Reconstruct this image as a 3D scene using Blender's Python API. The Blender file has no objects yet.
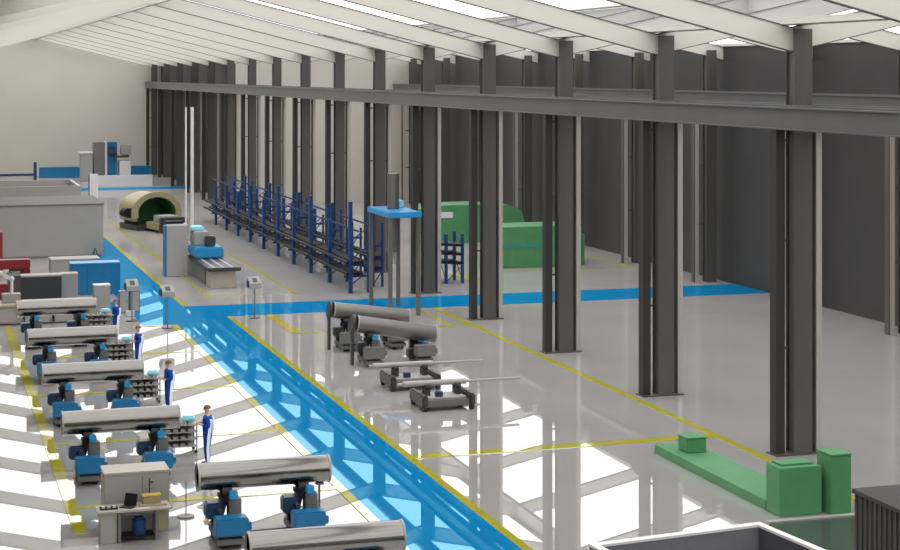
import bpy, bmesh, math, random
from mathutils import Vector, Matrix
random.seed(4)
R = math.radians
C = bpy.context.scene.collection
SC = bpy.context.scene

# ------------------------------------------------------------------ camera, sky, exposure
F, H, T = 1700.0, 11.7, math.atan(532/1700)
cd = bpy.data.cameras.new('camera'); cam = bpy.data.objects.new('camera', cd); C.objects.link(cam)
cam.location = (0, 0, H); cam.rotation_euler = (R(90), 0, -T)
cd.sensor_width = 36; cd.lens = F/900*36; cd.shift_y = -202/900; cd.clip_end = 600
SC.camera = cam
w = bpy.data.worlds.new('sky'); SC.world = w; w.use_nodes = True
bg = w.node_tree.nodes['Background']
bg.inputs[0].default_value = (1.0, 0.985, 0.975, 1); bg.inputs[1].default_value = 2.8
SC.view_settings.view_transform = 'Standard'; SC.view_settings.look = 'None'
SC.view_settings.exposure = 0; SC.view_settings.gamma = 1; SC.view_settings.use_curve_mapping = False

def P(px, py, z=0.0):
    """point of the hall at height z that sits on this line of sight"""
    d = F*(H-z)/(py-73); l = (px-450)*d/F
    return Vector((d*math.sin(T)+l*math.cos(T), d*math.cos(T)-l*math.sin(T), z))

# ------------------------------------------------------------------ materials
MATS = {}
def mat(name, col, rough=0.5, metal=0.0, spec=0.5, noise=0.0, nscale=3.0, bump=0.0, coat=0.0, stretch=None):
    m = bpy.data.materials.new(name); m.use_nodes = True
    nt = m.node_tree; b = nt.nodes['Principled BSDF']
    b.inputs['Base Color'].default_value = (*col, 1)
    b.inputs['Roughness'].default_value = rough; b.inputs['Metallic'].default_value = metal
    b.inputs['Specular IOR Level'].default_value = spec
    b.inputs['Coat Weight'].default_value = coat; b.inputs['Coat Roughness'].default_value = 0.03
    if noise or bump:
        tc = nt.nodes.new('ShaderNodeTexCoord'); mp = nt.nodes.new('ShaderNodeMapping')
        n = nt.nodes.new('ShaderNodeTexNoise'); n.inputs['Scale'].default_value = nscale; n.inputs['Detail'].default_value = 5
        if stretch: mp.inputs['Scale'].default_value = stretch
        nt.links.new(tc.outputs['Object'], mp.inputs[0]); nt.links.new(mp.outputs[0], n.inputs['Vector'])
        if noise:
            r = nt.nodes.new('ShaderNodeMapRange')
            r.inputs['From Min'].default_value = .3; r.inputs['From Max'].default_value = .7
            r.inputs['To Min'].default_value = 1-noise; r.inputs['To Max'].default_value = 1+noise
            mx = nt.nodes.new('ShaderNodeVectorMath'); mx.operation = 'SCALE'; mx.inputs[0].default_value = col
            nt.links.new(n.outputs['Fac'], r.inputs['Value']); nt.links.new(r.outputs[0], mx.inputs['Scale'])
            nt.links.new(mx.outputs[0], b.inputs['Base Color'])
        if bump:
            bp = nt.nodes.new('ShaderNodeBump'); bp.inputs['Strength'].default_value = bump; bp.inputs['Distance'].default_value = .02
            nt.links.new(n.outputs['Fac'], bp.inputs['Height']); nt.links.new(bp.outputs[0], b.inputs['Normal'])
    MATS[name] = m
    return m
mat('floor_paint', (.285, .278, .26), .008, spec=1.0, noise=.05, nscale=.25)
mat('blue_path', (.003, .165, .36), .012, spec=.5, noise=.04, nscale=.4)
mat('yellow_line', (.34, .31, .02), .03, spec=.6, noise=.08, nscale=2)
mat('cream_wall', (.43, .412, .355), .8, spec=.2, noise=.03, nscale=.3)
mat('cream_beam', (.49, .475, .41), .6, spec=.3)
mat('beam_edge', (.07, .06, .05), .6)
mat('cream_sheet', (.48, .46, .39), .6, spec=.3)
mat('dark_steel', (.062, .057, .050), .55, metal=.1, spec=.45, noise=.12, nscale=1.2, stretch=(1, 1, .15))
mat('dark_cladding', (.036, .034, .032), .6, spec=.3, noise=.1, nscale=.5)
mat('leg_steel', (.024, .022, .02), .6, spec=.25)
mat('girder_grey', (.070, .069, .067), .35, spec=.5, noise=.08, nscale=.6)
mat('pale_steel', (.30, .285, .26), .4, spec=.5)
mat('stainless', (.185, .178, .16), .14, metal=1.0, noise=.06, nscale=6, stretch=(.2, 4, 4))
mat('satin_steel', (.15, .143, .13), .38, metal=.6, noise=.06, nscale=4)
mat('machine_grey', (.12, .117, .108), .4, spec=.5, noise=.06)
mat('dark_machine', (.025, .025, .024), .4)
mat('black', (.01, .01, .011), .6, spec=.15)
mat('rubber', (.02, .02, .02), .8)
mat('machine_blue', (.003, .125, .27), .35, spec=.4)
mat('sky_blue', (.008, .22, .45), .35)
mat('cyan', (.25, .62, .72), .3)
mat('navy', (.008, .03, .07), .4)
mat('rack_blue', (.009, .038, .125), .5, spec=.2)
mat('overall_blue', (.01, .06, .29), .8, spec=.1, bump=.3, nscale=25)
mat('white_cloth', (.8, .85, .9), .8, spec=.1)
mat('skin', (.55, .32, .22), .6)
mat('hair', (.17, .085, .035), .8)
mat('white_paint', (.55, .54, .52), .45)
mat('light_grey', (.27, .262, .24), .5)
mat('beige', (.34, .30, .235), .5, noise=.04)
mat('wood', (.38, .32, .23), .5, noise=.12, nscale=2, stretch=(.3, 4, 4))
mat('red', (.20, .008, .01), .4)
mat('green', (.058, .20, .078), .55, spec=.3, noise=.07, nscale=1.5)
mat('green_stripe', (.02, .19, .16), .5)
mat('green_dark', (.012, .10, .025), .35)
mat('olive', (.26, .225, .11), .45, noise=.06)
mat('yellow_paint', (.45, .36, .03), .4)
mat('reflection_dark', (.045, .055, .048), .08, spec=.8)
mat('container_dark', (.05, .046, .042), .7, spec=.2)
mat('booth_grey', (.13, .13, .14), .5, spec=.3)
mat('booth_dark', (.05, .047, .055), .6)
mat('cabin_grey', (.27, .258, .228), .35, spec=.5, noise=.05, nscale=.6)
mat('roof_felt', (.13, .125, .112), .8, spec=.2, noise=.08)
mat('screen', (.02, .03, .05), .15)
def polished(name, fac, rough, seal=(1, 1, 1)):
    # clear-sealed paint: the colour coat under a thin mirror-like seal of even strength
    m = MATS[name]; nt = m.node_tree; b = nt.nodes['Principled BSDF']
    d = nt.nodes.new('ShaderNodeBsdfDiffuse'); g = nt.nodes.new('ShaderNodeBsdfGlossy'); g.inputs['Roughness'].default_value = rough; g.inputs['Color'].default_value = (*seal, 1)
    mx = nt.nodes.new('ShaderNodeMixShader'); mx.inputs[0].default_value = fac
    for l in list(nt.links):
        if l.to_socket == b.inputs['Base Color']: nt.links.new(l.from_socket, d.inputs['Color'])
    nt.links.new(d.outputs[0], mx.inputs[1]); nt.links.new(g.outputs[0], mx.inputs[2])
    nt.links.new(mx.outputs[0], nt.nodes['Material Output'].inputs[0]); nt.nodes.remove(b)
polished('floor_paint', .36, .003); polished('blue_path', .27, .003, (.42, .82, 1)); polished('yellow_line', .34, .003)
m = bpy.data.materials.new('skylight_sheet'); m.use_nodes = True; nt = m.node_tree
for n in list(nt.nodes):
    if n.type != 'OUTPUT_MATERIAL': nt.nodes.remove(n)
tr = nt.nodes.new('ShaderNodeBsdfTransparent'); tr.inputs[0].default_value = (.93, .93, .97, 1)
gl = nt.nodes.new('ShaderNodeBsdfGlossy'); gl.inputs['Roughness'].default_value = .1
mx = nt.nodes.new('ShaderNodeMixShader'); mx.inputs[0].default_value = .03
nt.links.new(tr.outputs[0], mx.inputs[1]); nt.links.new(gl.outputs[0], mx.inputs[2])
nt.links.new(mx.outputs[0], nt.nodes['Material Output'].inputs[0]); MATS['skylight_sheet'] = m

# ------------------------------------------------------------------ mesh helpers
class MB:
    def __init__(s): s.b = bmesh.new()
    def hexa(s, v, bev=0):
        b = bmesh.new() if bev else s.b
        q = [b.verts.new(p) for p in v]
        for f in ((0,3,2,1),(4,5,6,7),(0,1,5,4),(1,2,6,5),(2,3,7,6),(3,0,4,7)): b.faces.new([q[i] for i in f])
        if bev:
            bmesh.ops.bevel(b, geom=b.edges[:], offset=bev, segments=2, affect='EDGES', clamp_overlap=True)
            m = bpy.data.meshes.new('t'); b.to_mesh(m); b.free(); s.b.from_mesh(m); bpy.data.meshes.remove(m)
        return s
    def box(s, x0, x1, y0, y1, z0, z1, bev=0, rz=0, c=(0, 0)):
        v = [(x0,y0,z0),(x1,y0,z0),(x1,y1,z0),(x0,y1,z0),(x0,y0,z1),(x1,y0,z1),(x1,y1,z1),(x0,y1,z1)]
        if rz:
            ca, sa = math.cos(rz), math.sin(rz)
            v = [(c[0]+(x-c[0])*ca-(y-c[1])*sa, c[1]+(x-c[0])*sa+(y-c[1])*ca, z) for x, y, z in v]
        return s.hexa(v, bev)
    def bar(s, a, b_, wd, ht, up=(0, 0, 1)):
        a, b_ = Vector(a), Vector(b_); d = (b_-a).normalized(); up = Vector(up)
        if abs(d.dot(up)) > .99: up = Vector((0, 1, 0))
        sd = d.cross(up).normalized()*wd/2; u = sd.cross(d).normalized()*ht/2
        return s.hexa([a-sd-u, a+sd-u, b_+sd-u, b_-sd-u, a-sd+u, a+sd+u, b_+sd+u, b_-sd+u])
    def cyl(s, a, b_, r, r2=None, n=24, caps=True, inner=None):
        a, b_ = Vector(a), Vector(b_); r2 = r if r2 is None else r2
        d = (b_-a).normalized(); u = d.orthogonal().normalized(); v = d.cross(u)
        def ring(p, rr): return [s.b.verts.new(p+(u*math.cos(i*2*math.pi/n)+v*math.sin(i*2*math.pi/n))*rr) for i in range(n)]
        def wall(A, B, flip=False):
            for i in range(n):
                q = [A[i], A[(i+1)%n], B[(i+1)%n], B[i]]
                f = s.b.faces.new(q[::-1] if flip else q); f.smooth = True
        wall(ring(a, r), ring(b_, r2))
        if inner:
            wall(ring(a, inner), ring(b_, inner), True)
            for p, rr, fl in ((a, r, True), (b_, r2, False)):
                A, B = ring(p, rr), ring(p, inner)
                for i in range(n):
                    q = [A[i], A[(i+1)%n], B[(i+1)%n], B[i]]
                    s.b.faces.new(q[::-1] if fl else q)
        elif caps:
            s.b.faces.new(ring(a, r)[::-1]); s.b.faces.new(ring(b_, r2))
        return s
    def prism(s, prof, fn, t0, t1):
        """closed outline prof swept from t0 to t1; fn(a, b, t) -> point"""
        A = [s.b.verts.new(fn(a, b, t0)) for a, b in prof]; B = [s.b.verts.new(fn(a, b, t1)) for a, b in prof]
        n = len(prof)
        s.b.faces.new(A[::-1]); s.b.faces.new(B)
        for i in range(n): s.b.faces.new([A[i], A[(i+1)%n], B[(i+1)%n], B[i]])
        return s
    def ball(s, c, r, sc=(1, 1, 1), n=12, cut=None):
        b = bmesh.new(); bmesh.ops.create_uvsphere(b, u_segments=n*2, v_segments=n, radius=r)
        for v in b.verts: v.co = Vector((v.co.x*sc[0], v.co.y*sc[1], v.co.z*sc[2]))
        if cut is not None: bmesh.ops.delete(b, geom=[v for v in b.verts if v.co.z < cut], context='VERTS')
        for v in b.verts: v.co += Vector(c)
        for f in b.faces: f.smooth = True
        m = bpy.data.meshes.new('t'); b.to_mesh(m); b.free(); s.b.from_mesh(m); bpy.data.meshes.remove(m)
        return s
    def build(s, name, m, parent=None, label=None):
        bmesh.ops.recalc_face_normals(s.b, faces=s.b.faces[:])
        me = bpy.data.meshes.new(name); s.b.to_mesh(me); s.b.free()
        me.materials.append(MATS[m])
        o = bpy.data.objects.new(name, me); C.objects.link(o)
        if parent: o.parent = parent
        if label: o['label'] = label
        return o
def tag(o, label, cat, group=None, kind=None):
    o['label'] = label; o['category'] = cat
    if group: o['group'] = group
    if kind: o['kind'] = kind
    return o
def thing(name, label, cat, loc=(0, 0, 0), rz=0, group=None):
    o = bpy.data.objects.new(name, None); C.objects.link(o)
    o.location = loc; o.rotation_euler = (0, 0, rz)
    return tag(o, label, cat, group)
def struct(o): o['kind'] = 'structure'; return o
def dup(root, loc, rz=0, label=None, group=None):
    r = root.copy(); C.objects.link(r); r.location = loc; r.rotation_euler = (0, 0, rz)
    if label: r['label'] = label
    if group: r['group'] = group
    for ch in list(root.children):
        c = ch.copy(); C.objects.link(c); c.parent = r
        for g in list(ch.children):
            d = g.copy(); C.objects.link(d); d.parent = c
    return r

# ------------------------------------------------------------------ the hall
Y0, Y1, XL, XR, YB = -13.0, 198.2, -1.6, 43.2, 150.0
ROW = 25.6                 # column row between the two halls
SP = 9.98
YK = lambda k: 46.75+SP*k
RG, RG2 = 12.6, 34.55      # ridges
def roof(x):               # underside of the roof sheets above the floor
    if x <= ROW: return H+1.42+(1-abs(x-RG)/(ROW-RG))*3.2
    return H+1.42+(1-abs(x-RG2)/(RG2-ROW))*1.95

struct(MB().box(XL-.3, XR+.3, Y0, Y1+.3, -.3, 0).build('floor', 'floor_paint'))
o = struct(MB().box(XL-.3, XL, Y0, Y1, 0, 14).build('wall_left', 'cream_wall'))
o = struct(MB().box(XR, XR+.3, Y0, Y1+.3, 0, 13.2).build('wall_right', 'dark_cladding'))
def gable(x0, x1, xr, y, t=.3):
    prof = [(x0, 0), (x1, 0), (x1, roof(x1 if x1 != ROW else ROW-1e-6)-.02)] + ([(xr, roof(xr)-.02)] if x0 < xr < x1 else []) + [(x0, roof(x0+1e-6)-.02)]
    return MB().prism(prof, lambda a, b, q: (a, q, b), y, y+t)
struct(gable(XL, 27.0, RG, Y1).build('wall_back', 'cream_wall'))
struct(gable(27.0, XR, RG2, YB+.0).build('wall_back_side_hall', 'cream_wall'))
struct(gable(XL, ROW, RG, Y0-.3).build('wall_front', 'cream_wall'))
struct(gable(ROW+.01, XR, RG2, Y0-.3).build('wall_front_side_hall', 'cream_wall'))
# dark lining of the far end of the column row, closing the side hall's neighbour bay
struct(MB().box(26.9, 27.05, YB+.4, Y1, 0, 13).build('wall_side_hall_return', 'dark_cladding'))

# floor markings
tn = [0]
def line(x0, x1, y0, y1, m='yellow_line', h=.02):
    tn[0] += 1
    return struct(MB().box(x0, x1, y0, y1, 0, h).build('trim_%d' % tn[0], m))
line(11.5, 14.14, Y0, 85.2, 'blue_path', .012)
line(14.14, XR, 81.2, 85.2, 'blue_path', .012)
line(9.9, 11.5, 79.3, 85.2, 'blue_path', .012)
line(9.9, 12.65, 85.2, 176, 'blue_path', .012)
line(12.65, 27.2, 172, 176, 'blue_path', .012)
line(-1.6, 9.9, 85.2, 88.0, 'blue_path', .012)
line(14.14, 14.4, Y0, 81.1)
line(11.22, 11.5, 30, 79.2)
line(12.65, 12.9, 85.3, 171.9)
line(3.78, 4.12, 44, 81)
for yy in (38.3, 46.6, 54.7, 63.1, 71.4): line(4.12, 11.22, yy-.1, yy+.25)
line(4.12, 11.22, 79.0, 79.2)
line(24.42, 24.7, 30, 80.9)
line(14.4, 24.42, 49.5, 50.0)
line(16.0, 16.43, 75.0, 81.1); line(16.43, 24.4, 74.85, 75.15); line(23.5, 23.68, 75.13, 81.1)
line(14.4, 14.55, 88, 150); line(14.55, 19.2, 106, 106.15); line(19.05, 19.2, 88, 150); line(14.55, 19.2, 88.9, 89.05); line(14.55, 19.2, 122, 122.15)
line(29.5, 30, 89.5, 94.5); line(30, 41.2, 94.4, 94.6); line(40.9, 41.1, 94.6, 118)

# roof: rafters, purlins, skylight sheets
def rafter_part(mb, x0, x1, y, za, zb, w_):   # slab between two offsets below the roof
    a0, a1 = roof(x0), roof(x1)
    mb.hexa([(x0, y-w_, a0+za), (x1, y-w_, a1+za), (x1, y+w_, a1+za), (x0, y+w_, a0+za),
             (x0, y-w_, a0+zb), (x1, y-w_, a1+zb), (x1, y+w_, a1+zb), (x0, y+w_, a0+zb)])
E_ = 1e-4
for k in range(-6, 16):
    y = YK(k)
    for (a, b_) in (((XL, RG), (RG, ROW-E_)), ((ROW+E_, RG2), (RG2, XR))):
        if k > 10 and a[0] > 20: continue
        web = MB(); fl = MB()
        for (x0, x1) in (a, b_):
            rafter_part(web, x0, x1, y, -.74, -.04, .07)
            rafter_part(fl, x0, x1, y, -.77, -.74, .085) if x0 >= RG else None; rafter_part(fl, x0, x1, y, -.04, -.01, .11)
        r = struct(web.build('roof_rafter', 'cream_beam')); fl.build('flange', 'beam_edge', r)
    if k == 15: break
for x in (XL+.1, 2.0, ROW-.35, ROW+.35, XR-.1):
    y1 = YB if x > ROW else Y1
    m_ = MB(); zr = roof(x)
    m_.hexa([(x-.05, Y0, zr-.02), (x+.05, Y0, zr-.02), (x+.05, y1, zr-.02), (x-.05, y1, zr-.02),
             (x-.05, Y0, zr+.13), (x+.05, Y0, zr+.13), (x+.05, y1, zr+.13), (x-.05, y1, zr+.13)])
    struct(m_.build('roof_purlin', 'cream_beam'))
for xr, y1 in ((RG, Y1), (RG2, YB)):
    struct(MB().box(xr-.12, xr+.12, Y0, y1, roof(xr)-.80, roof(xr)-.01).build('ridge_beam', 'cream_beam'))
def sheet(x0, x1, y0, y1, name, m_, t=.04, up=.14):
    a0, a1 = roof(x0)+up, roof(x1)+up; mb = MB()
    mb.hexa([(x0,y0,a0),(x1,y0,a1),(x1,y1,a1),(x0,y1,a0),(x0,y0,a0+t),(x1,y0,a1+t),(x1,y1,a1+t),(x0,y1,a0+t)])
    return struct(mb.build(name, m_))
for n_, (x0, x1) in enumerate(((XL, 2.0), (RG-.45, RG), (RG, RG+.45), (ROW-.35, ROW-E_))): sheet(x0, x1, Y0-.3, Y1, 'ceiling' if n_ == 0 else 'ceiling_strip', 'cream_sheet')
for (x0, x1) in ((ROW+E_, ROW+.35), (RG2-.4, RG2), (RG2, RG2+.4)): sheet(x0, x1, Y0-.3, YB+.3, 'ceiling_strip', 'cream_sheet')
sheet(ROW+.35, 27.2, YB+.3, Y1, 'ceiling_strip', 'cream_sheet')
wn = 0
for k in range(-7, 15):
    ya, yb = max(Y0, YK(k)), min(YK(k+1), Y1)
    for (x0, x1) in ((2.0, RG-.45), (RG+.45, ROW-.35), (ROW+.35, RG2-.4), (RG2+.4, XR)):
        if x0 > ROW and ya > YB: continue
        wn += 1; q = yb if x0 < ROW else min(yb, YB)
        if q-ya < .2: continue
        # glazing is a single translucent film on the purlins
        a0, a1 = roof(x0)+.15, roof(x1)+.15; bm = MB()
        v = [bm.b.verts.new(p) for p in ((x0, ya, a0), (x1, ya, a1), (x1, q, a1), (x0, q, a0))]; bm.b.faces.new(v)
        struct(bm.build('window_%d' % wn, 'skylight_sheet'))

# columns of the row and of the right wall
def h_section(mb, x0, x1, y0, y1, z0, z1, t=.035):
    mb.box(x0, x1, y0, y0+t, z0, z1); mb.box(x0, x1, y1-t, y1, z0, z1)
    mb.box((x0+x1)/2-t/2, (x0+x1)/2+t/2, y0+t, y1-t, z0, z1)
def column(label, loc, mirror=1):
    t = thing('steel_column', label, 'column', loc, 0, 'stepped steel columns')
    a = MB(); a.box(-.02, .60, -.27, -.235, 0, 13.06).box(-.02, .60, .235, .27, 0, 13.06).box(.06, .52, -.235, .235, 0, 13.04); a.build('main_shaft', 'dark_steel', t)
    b_ = MB().box(-.60, -.30, -.20, .20, .0, 9.98)
    b_.build('crane_leg', 'leg_steel', t)
    c = MB().box(.74, .92, -.16, .2, 0, 9.98); c.build('outer_leg', 'dark_steel', t)
    MB().box(.78, .97, -.20, -.16, 0, 9.98).build('lit_flange', 'pale_steel', t, 'flange coloured pale as if lit')  # pale colour stands in for light catching the front of this leg
    d = MB()
    for z in (3.2, 6.5, 9.6):
        d.box(-.31, .0, .08, .12, z, z+.08); d.box(.58, .76, .08, .12, z, z+.08)
    d.build('lacing', 'dark_steel', t)
    MB().box(-.66, .98, -.32, .32, 0, .05).build('base_plate', 'dark_steel', t)
    return t
ordn = ['', 'second', 'third', 'fourth', 'fifth', 'sixth', 'seventh', 'eighth', 'ninth', 'tenth']
rowlab = {0: 'tall dark steel column standing closest to the green cabinets, nearest of the row',
 1: 'dark steel column, second nearest in the row, behind the narrow green platform',
 2: 'dark steel column, third nearest in the row, in front of the green machine housing',
 3: 'dark steel column, fourth nearest in the row, just before the blue cross path',
 4: 'dark steel column just beyond the blue cross path beside the small blue rack',
 5: 'dark steel column standing right behind the blue-topped four-post press',
 6: 'dark steel column behind the nearest upright of the long blue racks'}
proto = None
for k in range(-4, 16):
    lab = rowlab.get(k)
    if k < -0: continue          # nearer columns stand outside the frame
    if lab is None:
        n_ = 15-k
        lab = ('dark steel column of the central row, standing at the far wall' if n_ == 0 else
               'dark steel column, %s of the central row counted out from the far wall' % (['', 'second', 'third', 'fourth', 'fifth', 'sixth', 'seventh', 'eighth', 'ninth'][n_]))
    if proto is None: proto = column(lab, (ROW, YK(k), 0))
    else: dup(proto, (ROW, YK(k), 0), 0, lab)
def wall_column(label, loc):
    t = thing('wall_column', label, 'column', loc, 0, 'dark columns along the right wall')
    a = MB(); a.box(-.02, .58, -.27, -.235, 0, 12.98).box(-.02, .58, .235, .27, 0, 12.98).box(.06, .50, -.235, .235, 0, 12.96); a.build('main_shaft', 'dark_steel', t)
    MB().box(-.75, -.56, -.18, .2, 0, 9.98).build('crane_leg', 'dark_steel', t)
    MB().box(-.70, -.48, -.22, -.18, 0, 9.98).build('lit_flange', 'pale_steel', t, 'flange coloured pale as if lit')  # leg front coloured pale so that it looks lit
    d = MB()
    for z in (3.2, 6.5, 9.6): d.box(-.57, 0, .05, .1, z, z+.08)
    d.build('lacing', 'dark_steel', t)
    return t
wl = {2: 'dark wall column with flange painted as lit, nearest one along the right wall', 3: 'dark wall column with flange painted as lit, hidden mostly behind the nearest row column',
 4: 'dark wall column with flange painted as lit where the blue cross path meets the right wall', 5: 'dark wall column with flange painted as lit standing behind the end of the green machine housing',
 6: 'dark wall column with flange painted as lit seen beside the green machine housing roof'}
wproto = None
for k in range(1, 11):
    lab = wl.get(k, {1: 'dark wall column just outside the right edge of the view', 7: 'dark wall column with flange painted as lit behind the domed green housing, fourth from the side hall end wall',
                     8: 'third dark wall column from the cream end wall of the side hall', 9: 'second dark wall column from the cream end wall of the side hall',
                     10: 'dark wall column closest to the cream end wall of the side hall'}.get(k))
    if k == 1: continue
    if wproto is None: wproto = wall_column(lab, (42.1, YK(k), 0))
    else: dup(wproto, (42.1, YK(k), 0), 0, lab)

# crane girders
def girder(x, y0, y1, label):
    t = thing('crane_girder', label, 'girder', (x, 0, 0))
    MB().box(-.04, .04, y0, y1, 10.02, 10.62).build('web', 'girder_grey', t)
    f = MB().box(-.2, .2, y0, y1, 9.98, 10.02).box(-.2, .2, y0, y1, 10.62, 10.66); f.build('flange', 'girder_grey', t)
    MB().box(-.04, .04, y0, y1, 10.66, 10.73).build('rail', 'girder_grey', t)
    return t
girder(ROW-.47, Y0+.1, Y1-.2, 'long grey crane girder running along the main hall side of the columns')
girder(ROW+.86, Y0+.1, YB-.2, 'grey crane girder on the side hall face of the central columns')
girder(42.1-.62, Y0+.1, YB-.2, 'grey crane girder carried by the right wall columns')

# ------------------------------------------------------------------ pipe stations
def rotator_unit(t, x, paint, top, dz=0.0):
    """one roller stand under the pipe, centred on x"""
    b = MB().box(x-.30, x+.30, -.85, .75, .10, .30, .02)
    for sx in (-.22, .22):
        for sy in (-.7, .6): b.cyl((x+sx-.04, sy, .08), (x+sx+.04, sy, .08), .08, n=14)
    base = b.build('roller_base', 'dark_machine', t)
    MB().box(x-.34, x+.34, -.9, -.78, .12, .26, .01).build('bumper', 'machine_grey', base)
    MB().box(x-.40, x+.40, -1.05, -.58, .36, .80, .03).build('drive_housing', paint, t)
    MB().box(x+.40, x+.50, -.95, -.68, .46, .66, .02).build('connector', paint, t)
    MB().box(x+.02, x+.34, -.42, -.06, .30, 1.12+dz, .02).build('lifting_column', 'machine_grey', t)
    MB().box(x-.52, x-.08, -.30, .14, .62+dz, 1.02+dz, .04).build('motor_box', 'navy' if paint != 'machine_grey' else 'dark_machine', t)
    a = MB()
    a.bar((x-.1, -.30, .95+dz), (x-.02, -.30, 1.27+dz), .12, .08); a.bar((x-.1, .28, .3), (x, .28, 1.27+dz), .14, .08)
    a.bar((x-.2, -.1, .4), (x+.1, .25, 1.15+dz), .1, .1); a.box(x-.14, x+.16, -.36, .34, 1.04+dz, 1.14+dz)
    a.build('roller_arm', 'black', t)
    for sy in (-.28, .28):
        MB().cyl((x-.12, sy, 1.29+dz), (x+.12, sy, 1.29+dz), .10).build('roller', 'rubber', t)
    MB().box(x+.02, x+.22, -.56, -.38, 1.14+dz, 1.34+dz, .02).build('gear_motor', top, t)
    MB().cyl((x-.2, -.62, .86+dz), (x-.2, -.28, .86+dz), .06, n=14).build('hand_wheel', 'dark_machine', t)
    MB().box(x-.28, x-.05, .35, .6, .3, .9, .02).build('rear_drive', 'dark_machine', t)
def rotator(label, loc, rz=0, paint='machine_blue', top='sky_blue', half=.97, rail=True):
    t = thing('pipe_rotator', label, 'pipe rotator', loc, rz, 'roller stands under the steel pipes')
    rotator_unit(t, -half, paint, top); rotator_unit(t, half, paint, top)
    if rail:
        MB().box(-half, half, -.45, -.33, .0, .12).box(-half, half, .3, .42, .0, .12).build('floor_rail', 'machine_grey', t)
    return t
def pipe(label, loc, L, r=.34, rz=0, m_='stainless'):
    t = thing('steel_pipe', label, 'pipe', loc, rz, 'large steel pipes on roller stands')
    MB().cyl((-L/2, 0, 0), (L/2, 0, 0), r, n=64, inner=r-.02).build('pipe_wall', m_, t)
    for e in (-1, 1): MB().cyl((e*(L/2-.04), 0, 0), (e*(L/2+.006), 0, 0), r+.012, n=64, inner=r-.025).build('end_bevel', 'pale_steel', t)
    return t
def trolley(label, loc, top):
    t = thing('wire_trolley', label, 'trolley', loc, 0, 'wire shelf trolleys beside the pipe stations')
    f = MB()
    for x in (-.52, .52):
        for y in (-.28, .28): f.cyl((x, y, .1), (x, y, .92), .02, n=8)
    f.build('frame', 'dark_machine', t)
    for z in (.2, .42, .64, .86):
        s_ = MB().box(-.52, .52, -.28, -.25, z, z+.03).box(-.52, .52, .25, .28, z, z+.03).box(-.52, -.49, -.25, .25, z, z+.03).box(.49, .52, -.25, .25, z, z+.03)
        s_.box(-.49, .49, -.25, .25, z+.005, z+.02)
        for i in range(4): s_.box(-.42+i*.23, -.28+i*.23, -.2, .2, z+.02, z+.10)
        s_.build('loaded_shelf', 'pale_steel', t)
    MB().box(-.5, .5, .255, .265, .12, .9).build('back_panel', 'light_grey', t)
    for x in (-.5, .5):
        for y in (-.26, .26): MB().cyl((x, y-.02, .05), (x, y+.02, .05), .05, n=12).build('caster', 'rubber', t)
    if top:
        o = tag(MB().box(-.2, .2, -.16, .16, 0, .16, .05).build('cyan_case', 'cyan'), top, 'case', 'cyan cases on the trolleys')
        o.location = (loc[0]+.3, loc[1], .963)
    return t
names = ['farthest', 'second farthest', 'third farthest', 'fourth farthest']
st = [(5.68, 74.85), (5.64, 66.45), (5.62, 58.3), (5.62, 49.95)]
txt = ['beside the beige workbench', 'by the second farthest worker', 'by the third farthest worker', 'behind the tool desk']
rp = None
for i, (x, y) in enumerate(st):
    pipe('shiny steel pipe, %s of the left four, %s' % (names[i], txt[i]), (x, y, 1.63), 3.36)
    lab = 'blue and dark roller stand carrying the pipe %s' % txt[i]
    if rp is None: rp = rotator(lab, (x, y, 0))
    else: dup(rp, (x, y, 0), 0, lab)
    trolley('grey wire shelf trolley at the right end of the pipe %s' % txt[i], (x+2.05, y+2.6, 0),
            'cyan case on the trolley by the pipe %s' % txt[i])
pipe('shiny steel pipe with open end, right of the tool desk, above two blue drive boxes', (8.31, 42.3, 1.63), 3.36)
dup(rp, (8.31, 42.3, 0), 0, 'blue and dark roller stand right of the tool desk with grey floor rails')
pipe('closest steel pipe, cut off by the bottom of the picture', (8.36, 35.65, 1.63), 3.4)
dup(rp, (8.36, 35.65, 0), 0, 'roller stand under the closest steel pipe at the bottom of the picture')

# middle group of pipes and rod benches
for (x, y, zc), l1, l2, top in (((18.35, 70.2, 1.45), 'matt grey pipe tilted down to the right, farther of the two in the middle bay', 'grey roller stand under the farther tilted pipe', 'machine_grey'),
                           ((18.35, 66.2, 1.375), 'matt grey pipe tilted down to the right, nearer of the two in the middle bay', 'grey roller stand under the nearer tilted pipe with small blue motor', 'sky_blue')):
    sl = .135 if y > 68 else .17
    pp = pipe(l1, (x+.08, y, zc-.08*sl), 3.34, .34, 0, 'satin_steel'); pp.rotation_euler = (0, math.atan(sl), 0)
    rt = thing('pipe_rotator', l2, 'pipe rotator', (x, y, 0), 0, 'roller stands under the steel pipes')
    for sx in (-1.05, 1.05): rotator_unit(rt, sx, 'machine_grey', top, zc-sl*sx-1.63-.03)
    MB().cyl((-1.78, 0, zc+sl*1.78), (-1.70, 0, zc+sl*1.70), .36, n=32).build('end_stop', 'dark_machine', rt)
    MB().box(-1.80, -1.70, -.12, .12, 0, 1.4).build('stop_post', 'dark_machine', rt)
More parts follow.
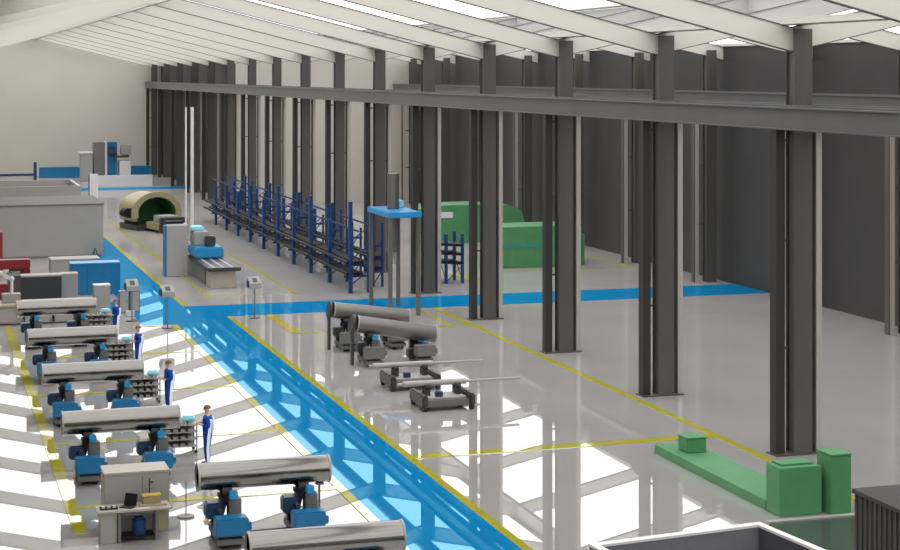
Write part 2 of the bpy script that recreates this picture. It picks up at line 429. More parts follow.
def rod_bench(label, loc, rodlabel, x0, x1):
    t = thing('rod_bench', label, 'rod bench', loc, 0, 'low benches with thin rods'); t.scale = (.86, 1, 1)
    for y_ in (-.85, .45): MB().box(-.95, .95, y_, y_+.2, .16, .36, .02).build('bed_beam', 'satin_steel', t)
    MB().box(-.85, .85, -.62, .42, .34, .42, .02).build('bed_plate', 'pale_steel', t)
    for sx in (-1, 1):
        MB().box(sx*1.0-.12, sx*1.0+.12, -.95, .75, .14, .56, .05).build('end_frame', 'dark_machine', t)
        for sy in (-.8, .6): MB().cyl((sx*1.0-.07, sy, .14), (sx*1.0+.07, sy, .14), .14, n=16).build('wheel', 'rubber', t)
    for sx in (-.65, .65):
        MB().box(sx-.12, sx+.12, -.2, .2, .42, .66, .02).build('stand', 'dark_machine', t)
        for y_ in (-.16, .16): MB().cyl((sx-.1, y_, .72), (sx+.1, y_, .72), .09, n=16).build('roller', 'rubber', t)
    MB().box(-.4, -.1, -.5, -.3, .42, .6, .02).build('motor', 'navy', t)
    r = tag(MB().cyl((x0, 0, 0), (x1, 0, 0), .05, n=16).cyl((-1.4, 0, 0), (.9, 0, 0), .1, n=20).build('steel_rod', 'pale_steel'), rodlabel, 'rod', 'thin rods on the low benches')
    r.location = (loc[0], loc[1], .835)
rod_bench('low grey rod bench, farther one, beside the nearer tilted pipe', (17.5, 61.0, 0), 'thin steel rod on the farther low bench', -1.55, 2.9)
rod_bench('low grey rod bench, nearer one, closest machine of the middle bay', (17.55, 57.1, 0), 'long thin steel rod on the nearer low bench', -1.6, 2.9)

# ------------------------------------------------------------------ workers
def skinned(name, pts, edges, m_, parent, sub=2, root=0):
    me = bpy.data.meshes.new(name)
    me.from_pydata([p[:3] for p in pts], edges, [])
    o = bpy.data.objects.new(name, me); C.objects.link(o)
    o.modifiers.new('skin', 'SKIN').use_smooth_shade = True
    sv = me.skin_vertices[0].data
    for i, p in enumerate(pts):
        r = p[3]; sv[i].radius = (r, p[4] if len(p) > 4 else r)
        sv[i].use_root = (i == root)
    s_ = o.modifiers.new('sub', 'SUBSURF'); s_.levels = s_.render_levels = sub
    me.materials.append(MATS[m_]); o.parent = parent
    return o
def person(label, loc, rz, lift=0.0):
    t = thing('person', label, 'person', loc, rz, 'workers in blue overalls')
    L = lift
    J = [(0, 0, .96, .13, .16), (0, 0, 1.14, .115, .14), (.0, 0, 1.33, .13, .17), (.0, 0, 1.46, .08, .10), (.01, 0, 1.53, .052, .055),
         (.02, 0, 1.60, .07, .068), (.03, 0, 1.67, .098, .082), (.02, 0, 1.745, .075, .07)]
    E = [(0, 1), (1, 2), (2, 3), (3, 4), (4, 5), (5, 6), (6, 7)]
    sleeves = []
    for s in (1, -1):
        n = len(J)
        J += [(0, s*.17, 1.43, .062), (-.02, s*.255, 1.17, .048), (.17, s*.17, 1.10+L, .036), (.23, s*.12, 1.11+L, .030, .036)]
        E += [(3, n), (n, n+1), (n+1, n+2), (n+2, n+3)]
        for q, (dx, dy, ln) in enumerate(((.035, .028, .9), (.045, .010, 1.0), (.044, -.010, .95), (.036, -.028, .8))):
            m_ = len(J); b0 = (.23+dx, s*(.12+dy*.9), 1.11+L)
            J += [(*b0, .0095), (b0[0]+.035*ln, b0[1]-s*.012, b0[2]-.008, .0085), (b0[0]+.055*ln, b0[1]-s*.03, b0[2]-.026, .0075)]
            E += [(n+3, m_), (m_, m_+1), (m_+1, m_+2)]
        m_ = len(J); J += [(.225, s*.075, 1.13+L, .010), (.255, s*.06, 1.125+L, .009)]; E += [(n+3, m_), (m_, m_+1)]
    for s in (1, -1):
        n = len(J)
        J += [(0, s*.09, .88, .095), (.02, s*.10, .50, .062), (-.01, s*.105, .14, .042), (.0, s*.11, .05, .04), (.12, s*.125, .035, .03)]
        E += [(0, n), (n, n+1), (n+1, n+2), (n+2, n+3), (n+3, n+4)]
    body = skinned('body', J, E, 'skin', t)
    K = [(0, 0, .96, .18, .22), (0, 0, 1.14, .165, .20), (0, 0, 1.33, .18, .23), (0, 0, 1.455, .12, .15), (.0, 0, 1.50, .066, .07)]
    G = [(0, 1), (1, 2), (2, 3), (3, 4)]
    for s in (1, -1):
        n = len(K); K += [(0, s*.19, 1.43, .10), (-.02, s*.265, 1.17, .08), (.15, s*.18, 1.10+L, .062)]; G += [(3, n), (n, n+1), (n+1, n+2)]
        n = len(K); K += [(0, s*.105, .87, .14), (.02, s*.115, .50, .105), (-.01, s*.12, .12, .085)]; G += [(0, n), (n, n+1), (n+1, n+2)]
    skinned('overalls', K, G, 'overall_blue', t)
    st_ = MB()
    for s in (1, -1):
        pts = [(-.10, s*.235, 1.40), (-.08, s*.215, 1.20), (-.05, s*.235, 1.0), (-.03, s*.245, .86), (-.01, s*.225, .5), (-.03, s*.205, .14)]
        for u, v in zip(pts, pts[1:]): st_.bar(u, v, .055, .09, (1, 0, 0))
    st_.bar((-.175, .09, 1.40), (-.185, .06, 1.05), .05, .03, (1, 0, 0)); st_.bar((-.175, -.09, 1.40), (-.185, -.06, 1.05), .05, .03, (1, 0, 0))
    st_.build('stripe', 'white_cloth', t, 'white stripe down the overalls')
    MB().ball((.008, 0, 1.69), .112, (1.0, .86, 1.0), cut=-.012).build('hair', 'hair', t)
    MB().ball((.128, 0, 1.655), .014, (1.2, .8, 1.3), 6).build('nose', 'skin', t)
    for s in (1, -1):
        MB().ball((.112, s*.032, 1.675), .010, (1, 1, .8), 6).build('eye', 'black', t)
        MB().ball((.02, s*.084, 1.66), .02, (.9, .5, 1.5), 6).build('ear', 'skin', t)
        MB().box(-.07, .19, s*.118-.05, s*.118+.05, 0, .085, .03).build('shoe', 'black', t)
    MB().box(.112, .122, -.024, .024, 1.618, 1.628).build('mouth', 'red', t)
    return t
for (px, py), d, l, lab in (((207.5, 465), 172, .14, 'worker in blue white-striped overalls standing closest, by the pipe behind the tool desk'),
                      ((169, 412), 185, .05, 'worker in blue white-striped overalls, second nearest, at the end of the third farthest pipe'),
                      ((138.5, 371), 180, .10, 'worker in blue white-striped overalls, third nearest, at the end of the second farthest pipe'),
                      ((116, 340), 188, .02, 'farthest worker in blue overalls, by the grey lockers and farthest pipe')):
    p = P(px, py); person(lab, (p.x, p.y, 0), R(d), l)

# ------------------------------------------------------------------ operator terminals
def terminal(label, loc, rz):
    t = thing('operator_terminal', label, 'terminal', loc, rz, 'operator terminals on thin poles')
    MB().cyl((0, 0, 0), (0, 0, .04), .26, n=28).build('foot', 'dark_machine', t)
    MB().cyl((0, 0, .04), (0, 0, 1.48), .03, n=12).build('pole', 'machine_grey', t)
    MB().hexa([(-.3, -.16, 1.42), (.3, -.16, 1.42), (.3, .2, 1.42), (-.3, .2, 1.42), (-.3, -.16, 1.66), (.3, -.16, 1.66), (.3, .2, 1.98), (-.3, .2, 1.98)], .02).build('console', 'light_grey', t)
    MB().hexa([(-.1, -.1, 1.722), (.12, -.1, 1.722), (.12, .08, 1.882), (-.1, .08, 1.882), (-.1, -.1, 1.735), (.12, -.1, 1.735), (.12, .08, 1.895), (-.1, .08, 1.895)]).build('screen', 'screen', t)
    MB().box(-.36, -.3, -.12, .16, 1.5, 1.8, .01).build('side_panel', 'navy', t)
    return t
for (px, py), rz, lab in (((132, 321), 8, 'grey operator terminal on a thin pole in front of the grey lockers'),
                          ((167.5, 328), 10, 'grey operator terminal on a thin pole at the corner of the blue path'),
                          ((254.5, 318), 8, 'grey operator terminal on a thin pole by the blue cross path near the machine bed')):
    p = P(px, py); terminal(lab, (p.x, p.y, 0), R(rz))

# ------------------------------------------------------------------ tool desk
t = thing('tool_desk', 'tool desk with a beige top and metal frame at the bottom left', 'desk', (5.15, 42.9, 0))
MB().box(-.90, .92, -.12, .62, .76, .81, .008).build('desk_top', 'beige', t)
for x in (-.36, .56):
    for y in (-.05, .5): MB().box(x-.035, x+.035, y-.035, y+.035, 0, .76).build('leg', 'machine_grey', t)
MB().box(-.36, .56, -.04, -.01, .68, .75).box(-.36, .56, .47, .5, .68, .75).build('crossbar', 'machine_grey', t)
MB().box(-.325, .525, -.05, .5, .10, .13).build('lower_shelf', 'black', t)
MB().box(-.82, -.42, -.02, .55, 0, .76, .01).build('drawer_unit', 'light_grey', t)
MB().box(.62, .82, .1, .5, .2, .76).build('side_panel', 'olive', t)
t = thing('tool_cabinet', 'beige tool cabinet standing behind the tool desk', 'cabinet', (5.15, 44.05, 0))
MB().box(-.64, .98, -.38, .55, 0, 1.50, .01).build('body', 'light_grey', t)
MB().box(-.66, 1.0, -.40, .57, 1.50, 1.56, .01).build('top', 'beige', t)
MB().box(.30, .31, -.385, -.38, .1, 1.45).build('door_gap', 'dark_machine', t)
def on_desk(name, mb, m_, label, cat, x, y, z=.81):
    o = tag(mb.build(name, m_), label, cat); o.location = (5.15+x, 42.9+y, z); return o
tr_ = thing('tool_tray', 'black tray with white round tools on the left of the tool desk', 'tray', (4.55, 43.1, .81))
MB().box(-.22, .22, -.14, .14, 0, .03).build('tray_base', 'black', tr_)
for x in (-.14, 0, .13): MB().cyl((x, -.03, .03), (x, -.03, .07), .045, n=16).build('cup', 'white_paint', tr_)
lp = thing('laptop', 'dark open laptop in the middle of the tool desk', 'laptop', (5.02, 43.1, .81), R(-35))
MB().box(-.17, .17, -.12, .12, 0, .025).build('keyboard', 'dark_machine', lp)
MB().hexa([(-.17, .11, .02), (.17, .11, .02), (.17, .13, .02), (-.17, .13, .02), (-.17, .2, .30), (.17, .2, .30), (.17, .215, .30), (-.17, .215, .30)]).build('screen', 'black', lp)
on_desk('paper_sheet', MB().box(-.2, .2, -.06, .06, 0, .006, rz=.05), 'white_paint', 'white paper sheet on the front edge of the tool desk', 'paper', .22, .0)
on_desk('ring_binder', MB().box(-.09, .09, -.15, .15, 0, .05, .01, rz=.4), 'white_paint', 'white binder lying behind the laptop on the tool desk', 'binder', -.05, .50)
on_desk('wooden_board', MB().box(-.38, .32, -.1, .2, 0, .05, .01), 'wood', 'wooden board on the right half of the tool desk', 'board', .53, .22)
yb_ = thing('parts_box', 'yellow and dark parts box on the wooden board of the tool desk', 'box', (5.62, 43.18, .86))
MB().box(-.22, .22, -.1, .1, 0, .18, .01).build('body', 'olive', yb_)
MB().box(-.23, .23, -.11, .11, .18, .22).build('lid', 'yellow_paint', yb_)
on_desk('measuring_stand', MB().box(-.06, .06, -.06, .06, 0, .03).cyl((0, 0, .03), (0, 0, .62), .018, n=10).box(-.02, .09, -.02, .02, .5, .54), 'dark_machine', 'thin dark measuring stand behind the parts box on the tool desk', 'stand', .45, .5)
cn = thing('canister', 'blue canister on the lower shelf of the tool desk', 'canister', (5.30, 43.1, .133))
MB().cyl((0, 0, 0), (0, 0, .36), .17, n=24).build('body', 'rack_blue', cn, ); MB().cyl((0, 0, .36), (0, 0, .42), .12, n=24).build('lid', 'rack_blue', cn)
p = P(186, 517); t = thing('pole_stand', 'thin pole on a round foot right of the tool desk', 'stand', (p.x, p.y, 0))
MB().cyl((0, 0, 0), (0, 0, .04), .22, n=24).build('foot', 'machine_grey', t); MB().cyl((0, 0, .04), (0, 0, .95), .015, n=10).build('pole', 'machine_grey', t)
t = thing('support_stand', 'small grey stand under the right end of the pipe near the tool desk', 'stand', (9.75, 42.3, 0))
MB().box(-.2, .2, -.2, .2, 0, .04).build('foot', 'machine_grey', t); MB().cyl((0, 0, .04), (0, 0, 1.24), .03, n=10).build('pole', 'machine_grey', t)
MB().box(-.1, .1, -.12, .12, 1.24, 1.285).build('rest', 'machine_grey', t)

# ------------------------------------------------------------------ left side furniture behind the pipes
t = thing('blue_cabinet', 'bright blue metal cabinet standing beside the far path', 'cabinet', (8.95, 91.2, 0))
MB().box(-1.28, 1.28, 0, 1.2, 0, 1.62, .02).build('body', 'machine_blue', t)
MB().box(-1.30, 1.30, -.02, 1.22, 1.62, 1.68, .01).build('top', 'sky_blue', t)
for x in (-.43, .43): MB().box(x-.01, x+.01, -.012, 0, .1, 1.55).build('door_gap', 'navy', t)
t = thing('workbench', 'long beige-topped workbench behind the farthest pipe', 'workbench', (0, 82.2, 0))
MB().box(3.0, 8.0, -.9, .9, .86, .94, .01).build('bench_top', 'wood', t)
for x0, x1 in ((3.1, 4.4), (4.75, 5.9), (6.1, 6.95), (7.1, 7.9)): MB().box(x0, x1, -.8, .8, .06, .86, .01).build('drawer_unit', 'light_grey', t)
MB().box(3.1, 7.9, -.7, .7, 0, .06).build('plinth', 'dark_machine', t)
MB().box(3.25, 4.2, -.83, -.8, .15, .75).build('door', 'pale_steel', t)
t = thing('control_cabinet', 'white-topped grey control cabinet at the right end of the workbench', 'cabinet', (8.45, 83.0, 0))
MB().box(-.38, .38, 0, .6, 0, 1.46, .01).build('body', 'light_grey', t); MB().box(-.40, .40, -.02, .62, 1.46, 1.52, .01).build('top', 'white_paint', t)
for x, lab in ((9.6, 'left one of the two grey lockers behind the pole terminal'), (10.12, 'right one of the two grey lockers behind the pole terminal')):
    t = thing('locker', lab, 'locker', (x, 83.9, 0), 0, 'grey lockers')
    MB().box(-.24, .24, 0, .5, 0, 1.05, .01).build('body', 'machine_grey', t)
    MB().box(-.2, .2, -.015, 0, .06, 1.0).build('door', 'pale_steel', t)
    MB().cyl((.13, -.03, .55), (.13, -.015, .55), .02, n=10).build('knob', 'black', t)
t = thing('white_bin', 'small white box on the floor in front of the grey lockers', 'box', (9.75, 82.7, 0))
MB().box(-.2, .2, -.12, .12, 0, .22, .02).build('body', 'white_paint', t); MB().box(-.21, .21, -.13, .13, .22, .25, .01).build('lid', 'white_paint', t)
# red portal machine
t = thing('red_machine', 'red portal-framed machine at the left edge with a grey bay inside', 'machine', (3.9, 89.6, 0))
MB().box(-.9, 1.62, .4, 1.1, 1.62, 2.1, .03).build('crossbeam', 'red', t)
MB().box(1.28, 1.62, .4, 1.1, 0, 1.62, .03).build('upright', 'red', t)
MB().box(-.9, .5, .2, 1.1, .0, .9, .03).build('base', 'red', t)
MB().box(.5, 1.28, .7, 1.1, .3, 1.62).build('back_panel', 'machine_grey', t)
MB().box(-.9, 1.1, .5, .7, 1.25, 1.5).build('guard', 'pale_steel', t)
p = P(-3, 262)
t = thing('red_cabinet', 'dark red cabinet behind the red portal machine at the left edge', 'cabinet', (3.65, 101.0, 0))
MB().box(-1.3, 1.0, 0, 1, 0, 2.55, .03).build('body', 'red', t); MB().box(-1.2, .9, -.02, 0, .15, 2.1).build('door', 'red', t)
p = P(36, 303)
t = thing('dark_panel_box', 'dark grey box with a light rim beside the red machine', 'box', (5.9, 87.3, 0))
MB().box(-.98, .98, 0, .9, 0, 1.5, .01).build('body', 'dark_machine', t); MB().box(-1.0, 1.0, -.02, .92, 1.5, 1.58).build('rim', 'light_grey', t)
t = thing('beige_box', 'light beige box between the dark box and the blue cabinet', 'box', (7.38, 88.3, 0))
MB().box(-.4, .4, 0, .8, 0, 1.45, .01).build('body', 'light_grey', t); MB().box(-.41, .41, -.01, .81, 1.45, 1.5).build('top', 'beige', t)
t = thing('long_chest', 'long pale chest with dark edge behind the blue cabinet', 'chest', (8.6, 97.5, 0))
MB().box(-1.5, 1.2, 0, 1.6, .3, 1.15, .02).build('body', 'light_grey', t); MB().box(-1.5, 1.2, .1, 1.5, 0, .3).build('plinth', 'black', t)
MB().box(-1.52, 1.22, -.02, 1.62, 1.15, 1.25, .02).build('lid', 'light_grey', t)
t = thing('inspection_arm', 'white jointed measuring arm on the left end of the workbench', 'measuring arm', (4.25, 82.3, .94))
MB().box(-.5, .35, -.3, .3, 0, .42, .02).build('base_box', 'light_grey', t)
MB().cyl((-.05, 0, .42), (-.05, 0, 1.1), .07, n=14).build('post', 'white_paint', t)
MB().bar((-.05, 0, 1.05), (-.55, 0, 1.4), .14, .14).ball((-.05, 0, 1.1), .12, n=8).ball((-.55, 0, 1.38), .12, n=8).build('upper_arm', 'white_paint', t)
MB().bar((-.55, 0, 1.38), (-.2, -.1, 1.5), .1, .1).build('fore_arm', 'white_paint', t)
MB().cyl((-.2, -.1, 1.5), (-.05, -.12, 1.35), .05, .02, n=10).build('probe', 'dark_machine', t)

# cabins far left
t = thing('office_cabin', 'large flat-roofed light grey cabin on the left, closer one', 'cabin', (0, 110.3, 0))
MB().box(XL+.2, 11.3, 0, 7.4, 0, 3.3).build('wall', 'cabin_grey', t)
MB().box(XL+.2, 11.36, -.06, 7.4, 3.3, 3.38).build('flat_roof', 'roof_felt', t)
MB().box(XL+.2, 11.2, -.03, 0, 0, .12).build('skirting', 'machine_grey', t)
t = thing('open_cabin', 'light walled cabin with an open top behind the closer cabin', 'cabin', (0, 126, 0))
MB().box(XL+.2, 11.3, 0, .2, 0, 3.5).box(XL+.2, 11.3, 7.6, 7.8, 0, 3.5).box(11.1, 11.3, .2, 7.6, 0, 3.5).build('wall', 'cabin_grey', t)
MB().box(XL+.2, 11.1, .2, 7.6, 2.6, 2.7).build('inner_roof', 'cabin_grey', t)
t = thing('a_frame_sign', 'small dark folding stand on the floor by the cabin corner', 'stand', (10.7, 109.5, 0))
MB().bar((-.18, 0, 0), (0, 0, .6), .05, .3, (0, 1, 0)).build('front_leg', 'dark_machine', t); MB().bar((.22, 0, 0), (.02, 0, .6), .05, .3, (0, 1, 0)).build('rear_leg', 'dark_machine', t)

# far machines by the end wall
t = thing('far_counter', 'long white counter wall before the far machining centre', 'counter', (0, 177.5, 0))
MB().box(17.2, 23.2, 0, .3, 0, 1.15).build('panel', 'white_paint', t); MB().box(23.2, 25.4, .2, .5, 0, .8).build('return_panel', 'light_grey', t)
t = thing('machining_centre', 'blue and white machining centre by the far end wall', 'machine', (-.45, 187, 0))
MB().box(18.6, 19.8, 0, 1.6, 0, 4.2, .04).build('grey_column', 'machine_grey', t)
MB().box(19.8, 20.0, -.1, 1.6, 0, 4.25).build('white_edge', 'white_paint', t)
MB().box(20.0, 21.1, 0, 1.6, 0, 4.2, .04).build('blue_column', 'machine_blue', t)
MB().box(20.0, 20.9, -.6, 0, 2.9, 3.8, .1).build('spindle_head', 'navy', t)
MB().box(20.4, 22.3, -.8, -.2, 2.55, 2.75).build('arm', 'dark_machine', t)
MB().box(21.3, 22.5, -.6, 1.2, 0, 2.2, .05).build('table_base', 'white_paint', t); MB().box(21.5, 22.6, -.2, 1, 2.75, 3.9, .08).build('tool_magazine', 'light_grey', t)
MB().box(17.2, 18.4, -.2, 1.4, 0, 3.0, .05).build('control_cabin', 'light_grey', t); MB().box(17.1, 18.5, -.3, 1.5, 3.0, 3.15).build('cabin_roof', 'white_paint', t)
for x0, x1, lab in ((12.85, 17.6, 'low blue partition along the far wall, left of the machining centre'), (22.3, 25.2, 'low blue partition along the far wall, right of the machining centre')):
    t = thing('blue_partition', lab, 'partition', (0, 194.0, 0), 0, 'blue partitions')
    MB().box(x0, x1, 0, .2, 0, 1.15).build('panel', 'machine_blue', t); MB().box(x0, x1, -.05, .25, 1.15, 1.22).build('rim', 'sky_blue', t)
t = thing('boom_barrier', 'dark blue post with a long horizontal rail near the far wall', 'barrier', (11.9, 186, 0))
MB().box(-.16, .16, -.16, .16, 0, 2.2).build('post', 'rack_blue', t); MB().box(-4.0, -.16, -.08, .08, .75, 1.0).build('rail', 'rack_blue', t)
p = P(92.5, 203); t = thing('white_pillar', 'white square pillar with dark side before the far counter', 'pillar', (p.x, p.y, 0)); t['kind'] = 'thing'
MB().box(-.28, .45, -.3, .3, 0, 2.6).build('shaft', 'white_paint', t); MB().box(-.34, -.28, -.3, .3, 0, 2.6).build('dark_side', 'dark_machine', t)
t = thing('glazed_mast', 'pair of very tall pale poles rising behind the white panel cabinet', 'mast', (17.95, 119.3, 0))
for x in (-.02, .42): MB().box(x-.05-(.05 if x > 0 else 0), x+.05+(.05 if x > 0 else 0), -.08, .08, 0, 9.3).build('pole', 'white_paint', t)
MB().box(-.3, .7, -.3, .3, 0, .05).build('base_plate', 'machine_grey', t)

# barrel-shaped machine
t = thing('barrel_machine', 'olive barrel-shaped machine with green hollow inside, on a dark bed', 'machine', (17.0, 128.0, 0), R(14)); t.scale = (1.15, 1, .92)
def shell(r0, r1, a0, a1, y0, y1, n=28):
    prof = [(math.cos(a0+(a1-a0)*i/n)*r1, math.sin(a0+(a1-a0)*i/n)*r1) for i in range(n+1)] + [(math.cos(a1-(a1-a0)*i/n)*r0, math.sin(a1-(a1-a0)*i/n)*r0) for i in range(n+1)]
    return MB().prism(prof, lambda a, b, q: (a, q, 1.35+b), y0, y1)
shell(1.38, 1.58, R(-25), R(205), 0, 3.0).build('outer_shell', 'olive', t)
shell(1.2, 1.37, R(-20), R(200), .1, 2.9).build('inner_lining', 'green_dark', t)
shell(1.3, 1.72, R(-15), R(195), -.25, 0).build('front_ring', 'olive', t)
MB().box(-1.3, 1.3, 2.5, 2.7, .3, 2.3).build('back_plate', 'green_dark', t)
MB().box(-1.5, 1.5, -.6, 3.1, 0, .45, .05).build('bed', 'dark_machine', t)
MB().box(-.9, .9, -3.2, -.6, .2, .75, .04).build('feed_bed', 'olive', t); MB().box(-.6, .6, -2.8, -1.2, .75, 1.3, .05).build('carriage', 'light_grey', t)
MB().box(-.9, .9, -3.6, -3.2, 0, 1.25, .04).build('end_plate', 'dark_machine', t)
MB().cyl((-1.75, .2, 1.4), (-1.75, 1.0, 1.4), .4, n=20).build('drive_drum', 'black', t)
# white panel cabinet and bed machine
t = thing('panel_cabinet', 'tall white panel cabinet with blue side and black top unit', 'cabinet', (14.2, 98.0, 0))
MB().box(-.58, .62, 0, .8, 0, 3.0, .02).build('body', 'pale_steel', t); MB().box(-.68, -.58, 0, .8, 0, 2.9).build('side_panel', 'machine_blue', t)
MB().box(-.6, .4, .1, .7, 3.0, 3.16).build('top_unit', 'black', t); MB().box(-.58, .62, -.02, .0, 2.9, 3.02).build('trim', 'white_paint', t)
t = thing('bed_machine', 'bed milling machine with bright blue saddle and dark slotted table', 'machine', (15.85, 91.9, 0))
MB().box(-.68, .68, 0, 1.6, 0, .95, .02).build('base_cabinet', 'beige', t)
MB().box(-.9, .9, -.4, 9.3, .95, 1.15, .02).build('table', 'dark_machine', t)
for x in (-.55, -.05, .45): MB().box(x-.07, x+.07, -.35, 4.1, 1.15, 1.17).build('table_rail', 'pale_steel', t)
MB().box(-.7, .7, 2, 9.5, 0, .95, .02).build('bed', 'machine_grey', t)
MB().box(-.85, .75, 4.2, 7.3, 1.18, 1.8, .08).build('saddle', 'sky_blue', t)
MB().box(-.75, .1, 5.2, 7.0, 1.8, 2.6, .06).build('spindle_head', 'light_grey', t); MB().box(-.2, .35, 4.6, 5.3, 1.8, 2.4, .06).build('spindle_motor', 'dark_machine', t)
MB().box(-.8, -.1, 5.9, 6.9, 2.6, 2.85, .06).build('head_cover', 'cyan', t)

# ------------------------------------------------------------------ press with four posts
t = thing('four_post_press', 'four-post press with a bright blue top plate and grey cylinder', 'press', (22.35, 80.6, 0))
MB().box(-.85, .85, -2.0, 2.0, 4.74, 5.0, .03).build('top_plate', 'sky_blue', t)
for x in (-.7, .7):
    for y in (-1.8, 1.8): MB().box(x-.09, x+.09, y-.09, y+.09, 0, 4.74).build('post', 'satin_steel', t)
MB().cyl((.0, .2, 5.0), (.0, .2, 6.75), .3, n=28).build('cylinder', 'satin_steel', t)
MB().cyl((.0, .2, 2.9), (.0, .2, 4.74), .34, n=28).build('ram', 'satin_steel', t)
MB().cyl((.0, .2, 2.3), (.0, .2, 2.9), .12, n=20).build('piston_rod', 'pale_steel', t)
MB().box(.2, .75, .9, 1.7, 5.0, 5.35, .03).build('valve_block', 'cyan', t)

# ------------------------------------------------------------------ blue racks
def upright(t, y, h, x=0):
    u = MB().box(x-.07, x+.07, y-.09, y+.09, 0, h).box(x+1.13, x+1.27, y-.09, y+.09, 0, h)
    u.box(x-.10, x+.10, y-.12, y+.12, 0, .03)
    for z in (.35, 1.3, 2.4, 3.4):
        if z+.9 < h: u.bar((x, y, z), (x+1.2, y, z+.9), .05, .05, (0, 1, 0))
    u.build('upright', 'rack_blue', t)
    a_ = MB()
    for z in (.95, 1.55): a_.box(x-.45, x+1.65, y-.05, y+.05, z-.1, z)
    a_.build('arm', 'rack_blue', t)
bar_proto = None
def bars(x, y0, y1, z, xs, grp, lab):
    global bar_proto
    for i, dx in enumerate(xs):
        lb = lab % ('frontmost', 'second', 'third', 'rearmost')[i if i < len(xs)-1 else 3]
        if bar_proto is None:
            bar_proto = tag(MB().cyl((0, 0, 0), (0, 1, 0), .085, n=10).build('black_bar', 'black'), lb, 'bar', grp); o = bar_proto
        else:
            o = bar_proto.copy(); C.objects.link(o); o['label'] = lb; o['group'] = grp
        o.location = (x+dx, y0, z+.086); o.scale = (1, y1-y0, 1)
secs = [(87.9, 'nearest'), (97.4, 'second nearest'), (106.9, 'third nearest'), (116.4, 'fourth nearest'), (125.9, 'farthest')]
for rx, rn in ((21.95, 'front'), (23.75, 'rear')):
    off = 0 if rn == 'front' else 2.2
    for i, (y, nm) in enumerate(secs):
        if rn == 'rear': y += off
        t = thing('pipe_rack', '%s section of the %s row of blue racks' % (nm, rn), 'rack', (rx if rn == 'front' else rx, y, 0), 0, 'long blue storage racks')
        if rn == 'rear': # narrower second row
            pass
        hs = ((4.85, 3.5), (4.5, 3.4), (4.5, 3.3), (3.9, 3.2), (3.4, 3.0))[i] if rn == 'front' else ((3.9, 3.2),)*5; hs = hs if rn == 'front' else (3.9, 3.2)
        for q in range(2):
            sc = 1 if rn == 'front' else .4
            yy = q*4.75; h = hs[q]
            u = MB().box(-.085, .085, yy-.15, yy+.15, 0, h)
            if rn == 'front': u.box(.93, 1.09, yy-.09, yy+.09, 0, h-.5)
            else: u.box(.5, .6, yy-.08, yy+.08, 0, h-.4)
            w2 = 1.0 if rn == 'front' else .5
            for z in ((.35, 1.7, 2.7) if rn == 'front' else (0, 1.7)): u.bar((0, yy, z+.03), (w2, yy, z+.8), .05, .05, (0, 1, 0))
            u.box(-.12, .12, yy-.16, yy+.16, 0, .03)
            u.build('upright', 'rack_blue', t)
            for z in (.95, 1.55, 2.3):
                if z == 2.3 and rn == 'front': continue
                MB().box(-.35 if rn == 'front' else -.3, w2+.15, yy-.06, yy+.06, z-.12, z).build('arm', 'rack_blue', t)
        MB().box(.45 if rn == 'front' else .2, .5 if rn == 'front' else .25, .1, 9.3, 3.2, 3.3).build('tie_beam', 'rack_blue', t)
        for z, wd in ((.95, 'lower'), (1.55, 'upper')):
            bars(rx, y-.4 if i else y-.3, y+8.9, z, (-.22, .19, .37, .55) if rn == 'front' else (-.2, .17, .345), 'black bars on the %s level of the %s rack section, %s row' % (wd, nm, rn),
                 '%%s black bar, %s level, %s section of the %s blue rack row' % (wd, nm, rn))
t = thing('small_blue_rack', 'small blue rack with black curved shelves in the side hall', 'rack', (28.0, 90.2, 0))
for x in (-.9, 0, .95): MB().box(x-.07, x+.07, -.1, .1, 0, 2.75).box(x-.07, x+.07, 1.4, 1.6, 0, 2.75).bar((x, 0, .2), (x, 1.5, 1.3), .04, .04).build('upright', 'rack_blue', t)
MB().bar((0, -.05, .1), (.95, -.05, 1.0), .04, .04, (0, 1, 0)).build('brace', 'rack_blue', t)
for z in (1.15, 1.65, 2.15):
    s_ = MB()
    for i in range(8):
        x0, x1 = -.9+i*.23, -.9+(i+1)*.23
        f_ = lambda x: z-.11*(x+.9)**1.3*.5
        s_.hexa([(x0, -.12, f_(x0)), (x1, -.12, f_(x1)), (x1, 1.6, f_(x1)), (x0, 1.6, f_(x0)), (x0, -.12, f_(x0)+.14), (x1, -.12, f_(x1)+.14), (x1, 1.6, f_(x1)+.14), (x0, 1.6, f_(x0)+.14)])
    s_.build('shelf', 'black', t)

# ------------------------------------------------------------------ green machines
t = thing('green_housing', 'large green box housing with a teal stripe in the side hall', 'machine housing', (35.8, 96.2, 0))
MB().box(-2.6, 2.7, 0, 3, .0, 2.45, .04).build('body', 'green', t)
MB().box(-2.62, 2.72, -.02, 3.02, 1.2, 1.42).build('stripe', 'green_stripe', t)
MB().box(2.72, 3.05, .4, 2.8, 0, 1.9, .03).build('side_unit', 'green', t)
t = thing('domed_housing', 'green housing with a rounded roof behind the boxy green one', 'machine housing', (0, 111.5, 0))
prof = [(33.0, 0), (40.3, 0), (40.3, 1.5), (40.15, 2.0), (39.8, 2.35), (39.2, 2.52), (37, 2.62), (34.5, 2.6), (33.6, 2.5), (33.0, 2.3)]
MB().prism(prof, lambda a, b, q: (a, q, b), 0, 3).build('body', 'green', t)
MB().box(34.0, 35.1, -.02, 0, 1.75, 2.15).build('window', 'white_paint', t)
t = thing('green_platform', 'long low green platform on the floor beside the yellow line', 'platform', (22.3, 41, 0))
MB().box(-.65, .65, -.1, 7.1, 0, .26, .01).build('deck', 'green', t)
t = thing('green_block', 'small green block on the far end of the low platform', 'block', (22.35, 47.0, .26))
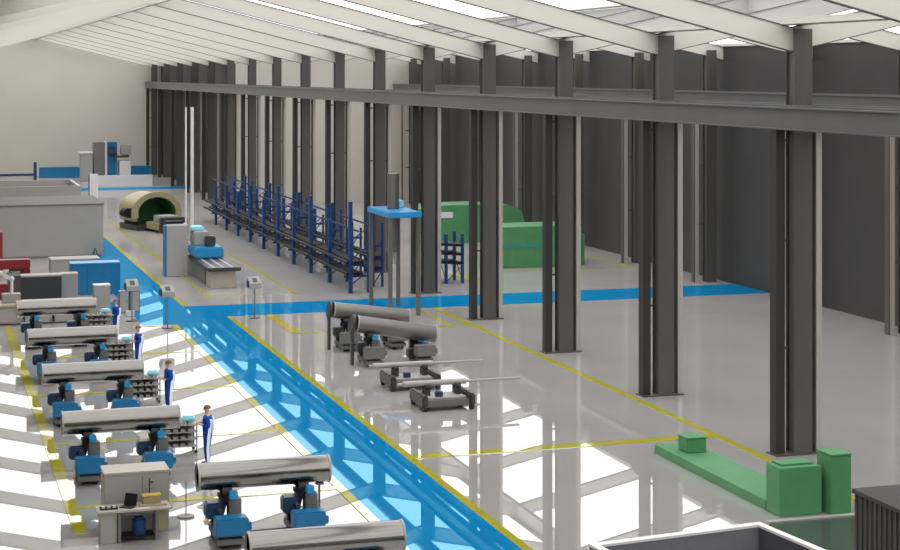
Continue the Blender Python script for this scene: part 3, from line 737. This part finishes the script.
MB().box(-.28, .36, -.35, .3, 0, .42, .02).build('body', 'green', t); MB().box(-.3, .38, -.37, .32, .42, .46, .01).build('lid', 'green', t)
t = thing('green_cabinet', 'wide green cabinet at the near end of the low platform', 'cabinet', (22.27, 40.1, 0))
MB().box(-.62, .62, 0, .78, 0, 1.28, .02).build('body', 'green', t); MB().box(-.45, .5, .25, .78, 1.28, 1.33, .01).build('lid', 'green', t)
t = thing('narrow_green_cabinet', 'taller narrow green cabinet beside the wide one', 'cabinet', (23.36, 39.9, 0))
MB().box(-.32, .30, 0, .75, 0, 1.55, .02).build('body', 'green', t); MB().box(-.33, .31, -.01, .76, 1.55, 1.60, .01).build('lid', 'green', t)

# ------------------------------------------------------------------ bottom right
t = thing('dark_container', 'dark ribbed container at the bottom right corner', 'container', (20.0, 33.6, 0))
MB().box(0.03, 5.0, -9.97, -.03, 0, 2.3).build('body', 'container_dark', t)
r_ = MB()
for i in range(50): r_.box(0, .03, -9.9+i*.2, -9.8+i*.2, .1, 2.3)
r_.build('rib', 'container_dark', t)
MB().box(-.05, 5.05, -10.05, .05, 2.3, 2.4, .01).build('lid', 'container_dark', t)
t = thing('reflection_slab', 'dark low slab imitating floor reflections, with a pale rim, before the green cabinets', 'slab', (0, 0, 0))
MB().box(20.9, 25.5, 33.8, 39.3, 0, .1).build('dark_slab', 'reflection_dark', t)  # dark slab added in place of the dark reflections on the floor
MB().box(20.9, 25.5, 39.3, 39.48, 0, .14).build('rim', 'light_grey', t)
t = thing('grey_booth', 'open-topped grey booth with pale rim at the bottom edge', 'booth', (16.45, 31.35, 0), R(6.5))
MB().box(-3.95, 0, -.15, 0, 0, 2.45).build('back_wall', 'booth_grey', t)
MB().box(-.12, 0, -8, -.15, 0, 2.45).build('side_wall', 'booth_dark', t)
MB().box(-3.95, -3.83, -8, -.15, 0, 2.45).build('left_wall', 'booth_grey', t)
MB().box(-3.97, .02, -.17, .02, 2.45, 2.5).box(-.14, .02, -8, -.17, 2.45, 2.5).box(-3.97, -3.81, -8, -.17, 2.45, 2.5).build('rim', 'white_paint', t)
